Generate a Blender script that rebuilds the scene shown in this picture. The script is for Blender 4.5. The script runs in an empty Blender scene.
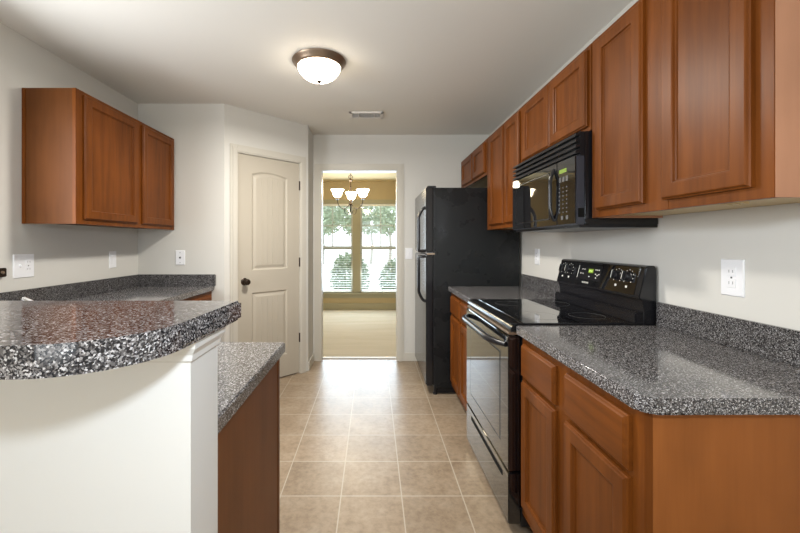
import bpy, bmesh, math, random
from mathutils import Vector, Matrix
PI = math.pi
R = random.Random(7)
sc = bpy.context.scene
COL = sc.collection

# ---------------------------------------------------------------- camera, world, lights, exposure
cam_d = bpy.data.cameras.new('camera')
cam = bpy.data.objects.new('camera', cam_d); COL.objects.link(cam)
EYE = 1.272
cam.location = (0, 0, EYE); cam.rotation_euler = (PI/2, 0, 0)
cam_d.sensor_width = 36.0; cam_d.lens = 382/800*36
cam_d.shift_x = (400-373)/800; cam_d.shift_y = (243-266.5)/800
cam_d.clip_start = 0.02; cam_d.clip_end = 200
sc.camera = cam

world = bpy.data.worlds.new('world'); sc.world = world; world.use_nodes = True
bg = world.node_tree.nodes['Background']
bg.inputs[0].default_value = (0.86, 0.94, 1.0, 1); bg.inputs[1].default_value = 2.1

def area(name, loc, target, size, power, color, size_y=None, shape=None, spread=None):
    d = bpy.data.lights.new(name, 'AREA'); d.energy = power; d.color = color; d.size = size
    if size_y: d.shape = 'RECTANGLE'; d.size_y = size_y
    if shape: d.shape = shape
    if spread: d.spread = spread
    o = bpy.data.objects.new(name, d); COL.objects.link(o); o.location = loc
    v = Vector(target)-Vector(loc)
    o.rotation_euler = v.to_track_quat('-Z', 'Y').to_euler()
    return o
def point(name, loc, power, color, radius):
    d = bpy.data.lights.new(name, 'POINT'); d.energy = power; d.color = color; d.shadow_soft_size = radius
    o = bpy.data.objects.new(name, d); COL.objects.link(o); o.location = loc
    return o
# the flash on top of the camera
area('camera_flash', (0.09, -0.05, 1.545), (0.15, 1.5, 1.30), 0.09, 9.5, (0.80, 0.90, 1.0), shape='DISK')
# added fill light, unseen, bounced off the ceiling behind the camera
area('fill_ceiling_bounce', (-0.4, -1.5, 1.1), (-0.4, -1.2, 2.4), 1.0, 20, (1.0, 0.74, 0.38), shape='DISK')
# added warm fill from the rear, behind the camera
area('fill_rear', (-0.4, -3.1, 1.35), (-0.4, 2, 1.3), 2.6, 4, (1.0, 0.80, 0.48), size_y=2.0)
# added side fill to brighten the kitchen, left of the frame
area('fill_side', (-1.955, 1.22, 1.62), (1.0, 1.5, 0.9), 1.1, 30, (0.96, 0.98, 1.0), size_y=0.9)
# daylight through the dining window
area('daylight_dining_window', (-0.3, 7.24, 1.20), (-0.3, 4, 0.7), 1.6, 60, (0.70, 0.86, 1.0), size_y=1.7)

vs = sc.view_settings
vs.view_transform = 'Standard'; vs.look = 'None'; vs.gamma = 1.0; vs.exposure = 0.29
vs.use_curve_mapping = False
try: sc.cycles.use_denoising = True
except Exception: pass

# ---------------------------------------------------------------- materials
def mat(name, color, rough=0.5, metal=0.0, spec=0.5, coat=0.0, coat_rough=0.05, emit=None, emit_s=0.0):
    m = bpy.data.materials.new(name); m.use_nodes = True
    b = m.node_tree.nodes['Principled BSDF']
    b.inputs['Base Color'].default_value = (*color, 1)
    b.inputs['Roughness'].default_value = rough; b.inputs['Metallic'].default_value = metal
    b.inputs['Specular IOR Level'].default_value = spec
    b.inputs['Coat Weight'].default_value = coat; b.inputs['Coat Roughness'].default_value = coat_rough
    if emit:
        b.inputs['Emission Color'].default_value = (*emit, 1); b.inputs['Emission Strength'].default_value = emit_s
    return m
def N(m, t, **kw):
    n = m.node_tree.nodes.new(t)
    for k, v in kw.items(): setattr(n, k, v)
    return n
def L(m, a, b): m.node_tree.links.new(a, b)
def bsdf(m): return m.node_tree.nodes['Principled BSDF']
def coords(m, scale=(1, 1, 1), rot=(0, 0, 0), loc=(0, 0, 0)):
    tc = N(m, 'ShaderNodeTexCoord'); mp = N(m, 'ShaderNodeMapping')
    mp.inputs['Scale'].default_value = scale; mp.inputs['Rotation'].default_value = rot; mp.inputs['Location'].default_value = loc
    g = N(m, 'ShaderNodeNewGeometry')
    L(m, g.outputs['Position'], mp.inputs['Vector'])
    return mp.outputs['Vector']
def noise(m, vec, scale, detail=4, rough=0.55):
    n = N(m, 'ShaderNodeTexNoise'); n.inputs['Scale'].default_value = scale
    n.inputs['Detail'].default_value = detail; n.inputs['Roughness'].default_value = rough
    L(m, vec, n.inputs['Vector']); return n.outputs['Fac']
def ramp(m, fac, stops, interp='LINEAR'):
    r = N(m, 'ShaderNodeValToRGB'); e = r.color_ramp; e.interpolation = interp
    while len(e.elements) > 1: e.elements.remove(e.elements[-1])
    e.elements[0].position = stops[0][0]; e.elements[0].color = (*stops[0][1], 1)
    for p, c in stops[1:]:
        x = e.elements.new(p); x.color = (*c, 1)
    L(m, fac, r.inputs['Fac']); return r.outputs['Color']
def mix(m, fac, a, b, mode='MIX'):
    n = N(m, 'ShaderNodeMix', data_type='RGBA', blend_type=mode)
    for i, v in ((0, fac), (6, a), (7, b)):
        if hasattr(v, 'links'): L(m, v, n.inputs[i])
        elif i == 0: n.inputs[0].default_value = v
        else: n.inputs[i].default_value = (*v, 1)
    return n.outputs[2]
def bump(m, h, strength=0.1, dist=0.002):
    b = N(m, 'ShaderNodeBump'); b.inputs['Strength'].default_value = strength; b.inputs['Distance'].default_value = dist
    L(m, h, b.inputs['Height']); L(m, b.outputs['Normal'], bsdf(m).inputs['Normal'])

def paint(name, color, rough=0.6, bmp=0.08):
    m = mat(name, color, rough, spec=0.3)
    v = coords(m); n = noise(m, v, 180, 3)
    bump(m, n, bmp, 0.0008)
    return m
def wood(name, light, dark, axis='Z', rough=0.38, coat=0.0):
    m = mat(name, light, rough, spec=0.15, coat=coat, coat_rough=0.12)
    s = {'Z': (34, 34, 2.2), 'Y': (34, 2.2, 34)}[axis]
    g = noise(m, coords(m, s), 1.0, 5, 0.6)
    big = noise(m, coords(m, (5, 5, 2.5)), 1.0, 3, 0.5)
    c1 = ramp(m, g, [(0.32, dark), (0.66, light)])
    c2 = ramp(m, big, [(0.35, tuple(x*0.62 for x in light)), (0.7, tuple(x*1.18 for x in light))])
    L(m, mix(m, 0.45, c1, c2), bsdf(m).inputs['Base Color'])
    bump(m, g, 0.03, 0.0005)
    return m
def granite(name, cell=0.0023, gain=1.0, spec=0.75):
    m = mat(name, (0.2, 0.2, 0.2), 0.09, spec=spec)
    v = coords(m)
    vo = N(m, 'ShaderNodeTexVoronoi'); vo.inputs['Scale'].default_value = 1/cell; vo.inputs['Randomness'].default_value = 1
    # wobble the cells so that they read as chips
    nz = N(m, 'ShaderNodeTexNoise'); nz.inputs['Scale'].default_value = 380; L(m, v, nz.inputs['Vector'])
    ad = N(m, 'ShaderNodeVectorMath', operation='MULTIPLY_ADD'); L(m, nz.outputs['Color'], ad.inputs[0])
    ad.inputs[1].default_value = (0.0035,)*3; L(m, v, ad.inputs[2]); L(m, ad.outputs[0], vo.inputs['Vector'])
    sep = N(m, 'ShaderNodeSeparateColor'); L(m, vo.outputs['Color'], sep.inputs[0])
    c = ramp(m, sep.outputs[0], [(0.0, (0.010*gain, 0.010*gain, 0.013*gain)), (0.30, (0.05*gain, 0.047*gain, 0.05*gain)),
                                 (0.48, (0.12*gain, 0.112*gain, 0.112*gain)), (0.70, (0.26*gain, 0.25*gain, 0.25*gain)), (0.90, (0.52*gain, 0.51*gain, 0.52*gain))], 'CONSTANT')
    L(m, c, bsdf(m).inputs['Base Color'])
    return m

M = {}
M['wall'] = paint('wall_paint', (0.61, 0.60, 0.565), 0.55)
M['ceiling'] = paint('ceiling_paint', (0.77, 0.75, 0.705), 0.8, 0.2)
M['trim'] = paint('trim_paint', (0.56, 0.535, 0.475), 0.35, 0.02)
M['white'] = paint('white_paint', (0.80, 0.80, 0.78), 0.5, 0.05)
M['door'] = paint('door_paint', (0.46, 0.42, 0.35), 0.38, 0.03)
M['tan_wall'] = paint('tan_wall_paint', (0.48, 0.385, 0.225), 0.6)
M['tan_trim'] = paint('dining_trim_paint', (0.37, 0.345, 0.24), 0.5, 0.02)
M['cream'] = paint('dining_ceiling_paint', (0.66, 0.54, 0.32), 0.8)
M['wood'] = wood('cherry_wood', (0.172, 0.050, 0.0075), (0.066, 0.017, 0.0025), 'Z')
M['wood_h'] = wood('cherry_wood_across', (0.172, 0.050, 0.0075), (0.066, 0.017, 0.0025), 'Y')
M['wood_shaded'] = wood('cherry_shaded_end', (0.115, 0.039, 0.0095), (0.088, 0.028, 0.006), 'Z', 0.45, 0.0)  # same cherry darkened, shade of the end panels put into the colour
M['wood_lit'] = wood('cherry_lit_side', (0.31, 0.105, 0.026), (0.24, 0.078, 0.018), 'Z', 0.42, 0.0)  # same cherry lightened, flash light on the camera-facing side put into the colour
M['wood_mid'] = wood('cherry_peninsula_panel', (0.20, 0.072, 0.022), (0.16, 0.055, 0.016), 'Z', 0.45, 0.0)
M['side_glare'] = wood('cherry_pink_glare', (0.42, 0.215, 0.13), (0.37, 0.185, 0.11), 'Z', 0.42, 0.0)  # flash glare on the near cabinet end, painted as a pinkish tone
M['raw'] = mat('pale_maple', (0.55, 0.40, 0.19), 0.5)
M['granite'] = granite('speckled_laminate')
M['granite_shaded'] = granite('speckled_laminate_shaded', gain=0.58, spec=0.35)  # same laminate darkened, shade on the backsplashes painted in
M['black'] = mat('black_enamel', (0.010, 0.010, 0.012), 0.16, spec=0.5)
M['blackglass'] = mat('black_glass', (0.006, 0.006, 0.007), 0.03, spec=0.7, coat=0.6, coat_rough=0.02)
M['blackplastic'] = mat('black_plastic', (0.012, 0.012, 0.014), 0.28, spec=0.3)
M['cooktop'] = mat('cooktop_enamel', (0.009, 0.009, 0.010), 0.18, spec=0.3)
M['dark'] = mat('dark_recess', (0.004, 0.004, 0.004), 0.8, spec=0.2)
M['bronze'] = mat('bronze_metal', (0.035, 0.022, 0.014), 0.38, metal=0.6)
M['rim'] = mat('brushed_rim', (0.33, 0.25, 0.18), 0.35, metal=0.8)
M['chrome'] = mat('chrome', (0.8, 0.8, 0.8), 0.12, metal=1.0)
M['plate'] = mat('white_plastic', (0.80, 0.81, 0.84), 0.35)
M['plate_dark'] = mat('slot_dark', (0.05, 0.05, 0.05), 0.5)
M['mark'] = mat('white_print', (0.75, 0.75, 0.70), 0.5)
M['button'] = mat('grey_button', (0.075, 0.075, 0.075), 0.5)
M['black_sheen'] = mat('black_plastic_blue_sheen', (0.04, 0.045, 0.06), 0.35)  # black plastic with a bluish reflection painted into its colour
M['slot'] = mat('grey_slot', (0.33, 0.33, 0.35), 0.5)
M['lcd'] = mat('green_display', (0.05, 0.10, 0.01), 0.3, emit=(0.38, 0.55, 0.04), emit_s=0.35)
M['digit'] = mat('display_segments', (0.1, 0.2, 0.02), 0.3, emit=(0.7, 0.9, 0.25), emit_s=1.0)
M['lampglass'] = mat('lit_lamp_glass', (0.9, 0.85, 0.75), 0.4, emit=(1.0, 0.88, 0.70), emit_s=15.0)
M['shadeglass'] = mat('lit_shade_glass', (0.9, 0.88, 0.8), 0.4, emit=(1.0, 0.82, 0.55), emit_s=16.0)
M['leaf'] = mat('leaf_green', (0.22, 0.31, 0.20), 0.6)
M['leaf2'] = mat('tree_leaf_green', (0.38, 0.46, 0.32), 0.6)
M['bark'] = mat('bark', (0.42, 0.40, 0.35), 0.8)
M['lawn'] = mat('pale_driveway', (0.75, 0.75, 0.72), 0.9)
M['sash'] = mat('sash_vinyl', (0.50, 0.52, 0.46), 0.5)
M['slat'] = mat('blind_slat', (0.80, 0.80, 0.76), 0.5)
M['vent'] = mat('vent_white', (0.78, 0.76, 0.73), 0.4)
# window glass: clear pane that lets the light through
g = bpy.data.materials.new('window_glass'); g.use_nodes = True
nt = g.node_tree; nt.nodes.clear()
out = nt.nodes.new('ShaderNodeOutputMaterial'); mx = nt.nodes.new('ShaderNodeMixShader')
tr = nt.nodes.new('ShaderNodeBsdfTransparent'); gl = nt.nodes.new('ShaderNodeBsdfGlossy'); gl.inputs['Roughness'].default_value = 0.02
mx.inputs[0].default_value = 0.06
nt.links.new(tr.outputs[0], mx.inputs[1]); nt.links.new(gl.outputs[0], mx.inputs[2]); nt.links.new(mx.outputs[0], out.inputs[0])
M['glass'] = g
# fridge side: pebbled black enamel with smeary sheen
m = mat('fridge_pebbled_black', (0.008, 0.009, 0.010), 0.3, spec=0.32)
v = coords(m); n1 = noise(m, v, 260, 2); n2 = noise(m, v, 5, 4)
bump(m, n1, 0.25, 0.0015)
rr = N(m, 'ShaderNodeMapRange'); rr.inputs[1].default_value = 0.35; rr.inputs[2].default_value = 0.7; rr.inputs[3].default_value = 0.22; rr.inputs[4].default_value = 0.42
L(m, n2, rr.inputs[0]); L(m, rr.outputs[0], bsdf(m).inputs['Roughness'])
M['fridge'] = m
# floor tile
m = mat('stone_tile', (0.4, 0.3, 0.2), 0.35, spec=0.5)
v = coords(m)
T = 0.3048
tc = coords(m, loc=(-0.144/T, -1.921/T, 0), scale=(1/T, 1/T, 1/T))
br = N(m, 'ShaderNodeTexBrick'); br.offset = 0.0; br.squash = 1.0
br.inputs['Scale'].default_value = 1.0; br.inputs['Mortar Size'].default_value = 0.011; br.inputs['Mortar Smooth'].default_value = 0.2
br.inputs['Brick Width'].default_value = 1.0; br.inputs['Row Height'].default_value = 1.0
br.inputs['Color1'].default_value = (0.0, 0, 0, 1); br.inputs['Color2'].default_value = (1, 1, 1, 1); br.inputs['Bias'].default_value = 0
L(m, tc, br.inputs['Vector'])
na = noise(m, v, 6, 6, 0.62); nb = noise(m, v, 32, 5, 0.65)
ca = ramp(m, na, [(0.3, (0.205, 0.145, 0.090)), (0.5, (0.295, 0.218, 0.145)), (0.72, (0.38, 0.305, 0.225))])
cb = ramp(m, nb, [(0.34, (0.165, 0.12, 0.077)), (0.6, (0.37, 0.292, 0.212))])
cc = mix(m, 0.4, ca, cb)
ct = mix(m, 0.07, cc, br.outputs['Color'], 'OVERLAY')
L(m, mix(m, br.outputs['Fac'], ct, (0.43, 0.375, 0.30)), bsdf(m).inputs['Base Color'])
inv = N(m, 'ShaderNodeMath', operation='MULTIPLY_ADD'); L(m, br.outputs['Fac'], inv.inputs[0]); inv.inputs[1].default_value = -1.0; L(m, nb, inv.inputs[2])
bump(m, inv.outputs[0], 0.25, 0.002)
M['tile'] = m
# carpet
m = mat('beige_carpet', (0.4, 0.35, 0.25), 0.95, spec=0.1)
v = coords(m); n1 = noise(m, v, 160, 3); n2 = noise(m, coords(m, (1.2, 7, 1)), 1.0, 3)
ca = ramp(m, n1, [(0.3, (0.36, 0.305, 0.22)), (0.7, (0.54, 0.47, 0.355))])
cb = ramp(m, n2, [(0.3, (0.40, 0.345, 0.25)), (0.7, (0.52, 0.455, 0.345))])
L(m, mix(m, 0.5, ca, cb), bsdf(m).inputs['Base Color'])
bump(m, n1, 0.5, 0.004)
M['carpet'] = m

# ---------------------------------------------------------------- builders
class MB:
    def __init__(s): s.bm = bmesh.new()
    def box(s, x0, x1, y0, y1, z0, z1, bev=0.0, seg=2):
        t = bmesh.new()
        vs_ = [t.verts.new(p) for p in ((x0,y0,z0),(x1,y0,z0),(x1,y1,z0),(x0,y1,z0),(x0,y0,z1),(x1,y0,z1),(x1,y1,z1),(x0,y1,z1))]
        for f in ((3,2,1,0),(4,5,6,7),(0,1,5,4),(1,2,6,5),(2,3,7,6),(3,0,4,7)): t.faces.new([vs_[i] for i in f])
        if bev > 0: bmesh.ops.bevel(t, geom=t.edges[:], offset=bev, segments=seg, affect='EDGES', clamp_overlap=True)
        s._add(t); return s
    def _add(s, t, mtx=None):
        if mtx: bmesh.ops.transform(t, matrix=mtx, verts=t.verts)
        me = bpy.data.meshes.new('t'); t.to_mesh(me); t.free(); s.bm.from_mesh(me); bpy.data.meshes.remove(me)
    def prism(s, pts, z0, z1, bev=0.0, seg=2, mtx=None):          # polygon in xy, raised along z
        t = bmesh.new()
        lo = [t.verts.new((x, y, z0)) for x, y in pts]; hi = [t.verts.new((x, y, z1)) for x, y in pts]
        n = len(pts); t.faces.new(lo[::-1]); t.faces.new(hi)
        for i in range(n): t.faces.new((lo[i], lo[(i+1) % n], hi[(i+1) % n], hi[i]))
        if bev > 0:
            es = [e for e in t.edges if abs(e.verts[0].co.z-e.verts[1].co.z) < 1e-6]
            bmesh.ops.bevel(t, geom=es, offset=bev, segments=seg, affect='EDGES', clamp_overlap=True)
        s._add(t, mtx); return s
    def rings(s, O, U, V, Nn, w, h, rings, close='cap'):
        O, U, V, Nn = map(Vector, (O, U, V, Nn)); t = bmesh.new(); rs = []
        for a, d in rings:
            rs.append([t.verts.new(O+U*u+V*v_+Nn*d) for u, v_ in ((a, a), (w-a, a), (w-a, h-a), (a, h-a))])
        k = len(rs)
        for i in range(k if close == 'torus' else k-1):
            p, q = rs[i], rs[(i+1) % k]
            for j in range(4): t.faces.new((p[j], p[(j+1) % 4], q[(j+1) % 4], q[j]))
        if close == 'cap': t.faces.new(rs[0][::-1]); t.faces.new(rs[-1])
        s._add(t); return s
    def tube(s, pts, r, n=10, closed=False):
        t = bmesh.new(); pts = [Vector(p) for p in pts]; k = len(pts); rad = r if isinstance(r, (list, tuple)) else [r]*k
        up = None; rows = []
        for i, p in enumerate(pts):
            if closed: d = pts[(i+1) % k]-pts[i-1]
            else: d = pts[min(i+1, k-1)]-pts[max(i-1, 0)]
            d.normalize()
            if up is None:
                up = Vector((0, 0, 1)) if abs(d.z) < 0.9 else Vector((1, 0, 0))
            a = up-d*up.dot(d)
            if a.length < 1e-5: a = d.orthogonal()
            a.normalize(); up = a; b = d.cross(a)
            rows.append([t.verts.new(p+(a*math.cos(2*PI*j/n)+b*math.sin(2*PI*j/n))*rad[i]) for j in range(n)])
        for i in range(k if closed else k-1):
            p, q = rows[i], rows[(i+1) % k]
            for j in range(n): t.faces.new((p[j], p[(j+1) % n], q[(j+1) % n], q[j]))
        if not closed: t.faces.new(rows[0][::-1]); t.faces.new(rows[-1])
        s._add(t); return s
    def lathe(s, prof, c, axis='Z', n=32):                          # prof: (radius, height)
        t = bmesh.new(); rows = []
        for r, h in prof:
            if r < 1e-6: rows.append([t.verts.new((0, 0, h))])
            else: rows.append([t.verts.new((r*math.cos(2*PI*j/n), r*math.sin(2*PI*j/n), h)) for j in range(n)])
        for p, q in zip(rows, rows[1:]):
            for j in range(n):
                a = [p[j % len(p)], p[(j+1) % len(p)], q[(j+1) % len(q)], q[j % len(q)]]
                a = [x for i, x in enumerate(a) if x not in a[:i]]
                if len(a) > 2: t.faces.new(a)
        for rw in (rows[0], rows[-1]):
            if len(rw) > 2: t.faces.new(rw)
        if isinstance(axis, Vector): mt = axis.to_track_quat('Z', 'Y').to_matrix().to_4x4()
        else: mt = {'Z': Matrix.Identity(4), 'X': Matrix.Rotation(PI/2, 4, 'Y'), '-X': Matrix.Rotation(-PI/2, 4, 'Y'), '-Y': Matrix.Rotation(PI/2, 4, 'X'), 'Y': Matrix.Rotation(-PI/2, 4, 'X'), '-Z': Matrix.Rotation(PI, 4, 'X')}[axis]
        s._add(t, Matrix.Translation(c) @ mt); return s
    def xf(s, mtx):
        bmesh.ops.transform(s.bm, matrix=mtx, verts=s.bm.verts); return s
    def build(s, name, m, parent=None, label=None, smooth=False, kind=None, recalc=True):
        if recalc: bmesh.ops.recalc_face_normals(s.bm, faces=s.bm.faces[:])
        org = Vector((0, 0, 0))
        if parent is not None: org = Vector(parent.get('_org', (0, 0, 0)))
        else:
            xs = [v_.co for v_ in s.bm.verts]
            org = Vector(((min(c.x for c in xs)+max(c.x for c in xs))/2, (min(c.y for c in xs)+max(c.y for c in xs))/2, min(c.z for c in xs)))
        bmesh.ops.translate(s.bm, vec=-org, verts=s.bm.verts)
        me = bpy.data.meshes.new(name); s.bm.to_mesh(me); s.bm.free()
        me.materials.append(M[m] if isinstance(m, str) else m)
        if smooth:
            for p in me.polygons: p.use_smooth = True
            try: me.set_sharp_from_angle(angle=math.radians(38))
            except Exception: pass
        o = bpy.data.objects.new(name, me); COL.objects.link(o)
        if parent is None: o.location = org
        else: o.parent = parent
        o['_org'] = tuple(org)
        if label: o['label'] = label
        if kind: o['kind'] = kind
        return o
def B(*a, **k): return MB().box(*a, **k)
def tag(o, label, cat, group=None):
    o['label'] = label; o['category'] = cat
    if group: o['group'] = group
    return o
def thing(name, loc, label, cat, group=None):
    o = bpy.data.objects.new(name, None); COL.objects.link(o); o.location = loc; o['_org'] = tuple(loc)
    o.empty_display_size = 0.1
    return tag(o, label, cat, group)
def struct(mb, name, m, parent=None, **k):
    return mb.build(name, m, parent, kind=None if parent else 'structure', **k)

# ---------------------------------------------------------------- room shell
H = 2.44; XL = -1.97; XR = 1.25; YB = 4.12; YR = -3.2
struct(B(XL-0.1, XR+0.1, YR-0.1, YB+0.115, -0.10, 0.0), 'floor', 'tile')
struct(B(XL-0.1, XR+0.1, YR-0.1, YB+0.115, H, H+0.1), 'ceiling', 'ceiling')
SIDE_GAP = (0.66, 1.78, 1.12, 2.12)                                          # added opening for the side fill, outside the frame
struct(B(XL-0.1, XL, YR-0.1, SIDE_GAP[0], 0, H).box(XL-0.1, XL, SIDE_GAP[1], 4.235, 0, H).box(XL-0.1, XL, SIDE_GAP[0], SIDE_GAP[1], 0, SIDE_GAP[2]).box(XL-0.1, XL, SIDE_GAP[0], SIDE_GAP[1], SIDE_GAP[3], H), 'wall_left', 'wall')
struct(B(XR, XR+0.1, YR-0.1, 4.235, 0, H), 'wall_right', 'wall')
# unseen rear wall with an added opening that lets fill light in
struct(B(XL, -1.7, YR-0.1, YR, 0, H).box(0.9, XR, YR-0.1, YR, 0, H).box(-1.7, 0.9, YR-0.1, YR, 2.3, H).box(-1.7, 0.9, YR-0.1, YR, 0, 0.25), 'wall_rear', 'wall')
struct(B(XL, -1.245, 3.20, 3.30, 0, H), 'wall_alcove', 'wall')
# diagonal pantry wall with its door opening
D0 = Vector((-1.245, 3.20, 0)); DU = Vector((1, 1, 0)).normalized(); DN = Vector((1, -1, 0)).normalized()
DM = Matrix(((DU.x, -DN.x, 0, D0.x), (DU.y, -DN.y, 0, D0.y), (0, 0, 1, 0), (0, 0, 0, 1)))   # local x along the wall, local y into the wall
DT0, DT1, DLEN, DH = 0.118, 0.744, 0.8485, 2.045
struct(B(0, DT0-0.012, 0, 0.10, 0, H).box(DT1+0.012, DLEN, 0, 0.10, 0, H).box(DT0-0.012, DT1+0.012, 0, 0.10, DH+0.012, H).xf(DM), 'wall_pantry', 'wall')
struct(B(-0.745, -0.645, 3.80, YB, 0, H), 'wall_return', 'wall')
OX0, OX1, OH = -0.554, 0.2545, 2.05
struct(B(-0.745, OX0-0.015, YB, YB+0.115, 0, H).box(OX1+0.015, XR, YB, YB+0.115, 0, H).box(OX0-0.015, OX1+0.015, YB, YB+0.115, OH+0.015, H), 'wall_back', 'wall')

def casing(mb, u0, u1, top, w, d, mtx=None):
    """three-sided door casing standing proud of a wall, in local x (along), -y (out)"""
    t = MB()
    for a, b, e in ((0, 1, 0.55), (0.12, 0.75, 0.85), (0.2, 0.62, 1.0)):
        t.box(u0-w*b-0.0, u0-w*a, -d*e, 0, 0, top+w*b, 0.002)
        t.box(u1+w*a, u1+w*b, -d*e, 0, 0, top+w*b, 0.002)
        t.box(u0-w*a, u1+w*a, -d*e, 0, top+w*a, top+w*b, 0.002)
    if mtx: t.xf(mtx)
    me = bpy.data.meshes.new('t'); t.bm.to_mesh(me); t.bm.free(); mb.bm.from_mesh(me); bpy.data.meshes.remove(me)
    return mb
mb = casing(MB(), OX0-0.002, OX1+0.002, OH, 0.075, 0.018, Matrix.Translation((0, YB, 0)))
mb.box(OX0-0.015, OX0, YB, YB+0.115, 0, OH).box(OX1, OX1+0.015, YB, YB+0.115, 0, OH).box(OX0-0.015, OX1+0.015, YB, YB+0.115, OH, OH+0.015)
struct(mb, 'trim_1', 'trim')
mb = casing(MB(), DT0-0.004, DT1+0.004, DH+0.004, 0.068, 0.018, DM)
mb2 = B(DT0-0.012, DT0-0.003, 0, 0.10, 0, DH+0.003).box(DT1+0.003, DT1+0.012, 0, 0.10, 0, DH+0.003).box(DT0-0.012, DT1+0.012, 0, 0.10, DH+0.003, DH+0.012)
mb2.xf(DM); me = bpy.data.meshes.new('t'); mb2.bm.to_mesh(me); mb.bm.from_mesh(me)
struct(mb, 'trim_2', 'trim')
struct(B(OX0, OX1, YB+0.075, YB+0.115, 0.0, 0.012, 0.004), 'trim_3', 'white')

# pantry door: two raised panels, the upper one arched, with plank grooves
DW = DT1-DT0
def arched(u0, u1, z0, zs, rise, inset, n=14):
    """outline of a panel with an arched head (rise 0 makes it square)"""
    a0, a1, b0 = u0+inset, u1-inset, z0+inset
    pts = [(a0, b0), (a1, b0)]
    for i in range(n+1):
        k = 1-2*i/n
        pts.append((a0+(a1-a0)*(k+1)/2, zs-inset+rise*(1-k*k)))
    return pts
def panel_rings(t, outline, steps):
    rows = []
    for ins, d in steps:
        rows.append([t.verts.new((x, d, z)) for x, z in outline(ins)])
    for p, q in zip(rows, rows[1:]):
        for j in range(len(p)): t.faces.new((p[j], p[(j+1) % len(p)], q[(j+1) % len(q)], q[j]))
    return rows
t = bmesh.new()
Y0 = 0.006                                                            # door face sits just inside the jamb
pu = (DT0+0.132, DT1-0.132)
op1 = lambda i: arched(pu[0], pu[1], 1.03, 1.885, 0.030, i)
op2 = lambda i: arched(pu[0], pu[1], 0.215, 0.830, 0.0, i)
steps = [(0, Y0), (0.012, Y0+0.009), (0.020, Y0+0.009), (0.042, Y0+0.002)]
field = []
for op in (op1, op2):
    rows = panel_rings(t, op, steps)
    field.append(rows[-1]); t.faces.new(rows[-1])
# the flat of the door around the panels
def quad(a, b, c, d): t.faces.new([t.verts.new(p) for p in (a, b, c, d)])
dz0 = 0.012
quad((DT0, Y0, dz0), (pu[0], Y0, dz0), (pu[0], Y0, DH), (DT0, Y0, DH))
quad((pu[1], Y0, dz0), (DT1, Y0, dz0), (DT1, Y0, DH), (pu[1], Y0, DH))
quad((pu[0], Y0, dz0), (pu[1], Y0, dz0), (pu[1], Y0, 0.215), (pu[0], Y0, 0.215))
quad((pu[0], Y0, 0.830), (pu[1], Y0, 0.830), (pu[1], Y0, 1.03), (pu[0], Y0, 1.03))
ol = op1(0)[2:]
for p, q in zip(ol, ol[1:]): quad((p[0], Y0, p[1]), (q[0], Y0, q[1]), (q[0], Y0, DH), (p[0], Y0, DH))
yb = Y0+0.035
quad((DT0, Y0, dz0), (DT0, Y0, DH), (DT0, yb, DH), (DT0, yb, dz0)); quad((DT1, Y0, dz0), (DT1, Y0, DH), (DT1, yb, DH), (DT1, yb, dz0))
quad((DT0, Y0, dz0), (DT1, Y0, dz0), (DT1, yb, dz0), (DT0, yb, dz0)); quad((DT0, Y0, DH), (DT1, Y0, DH), (DT1, yb, DH), (DT0, yb, DH))
quad((DT0, yb, dz0), (DT1, yb, dz0), (DT1, yb, DH), (DT0, yb, DH))
bmesh.ops.remove_doubles(t, verts=t.verts, dist=1e-5)
for f_ in range(2): pass
mb = MB(); mb._add(t)
# plank beads: three thin raised lines on each field
for k in (0.2, 0.4, 0.6, 0.8):
    u = pu[0]+0.045+(pu[1]-pu[0]-0.09)*k
    mb.box(u-0.003, u+0.003, Y0-0.0012, Y0+0.004, 1.08, 1.835+0.025*(1-(2*k-1)**2), 0.001, 1)
    mb.box(u-0.003, u+0.003, Y0-0.0012, Y0+0.004, 0.265, 0.775, 0.001, 1)
mb.xf(DM)
door = struct(mb, 'door_1', 'door')
p = DM @ Vector((DT0+0.062, Y0, 0.935))
mb = MB().lathe([(0, 0), (0.032, 0), (0.032, 0.004), (0.026, 0.008), (0.011, 0.010), (0.010, 0.030), (0.018, 0.036), (0.026, 0.046), (0.028, 0.056), (0.024, 0.066), (0.012, 0.072), (0, 0.073)], p, axis=DN.copy(), n=24)
mb.build('door_knob', 'bronze', door, 'dark bronze round knob', smooth=True)
for z in (0.352, 1.086, 1.83):
    B(DT1-0.001, DT1+0.0045, -0.012, 0.02, z-0.045, z+0.045, 0.002).xf(DM).build('hinge', 'bronze', door, 'dark bronze hinge')

# baseboards
struct(B(-0.645, -0.633, 3.80-0.012, YB-0.0, 0, 0.09, 0.003).box(-0.633, OX0-0.078, YB-0.012, YB, 0, 0.09, 0.003), 'baseboard_left', 'trim')
struct(B(OX1+0.078, XR-0.01, YB-0.012, YB, 0, 0.09, 0.003), 'baseboard_back', 'trim')

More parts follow.
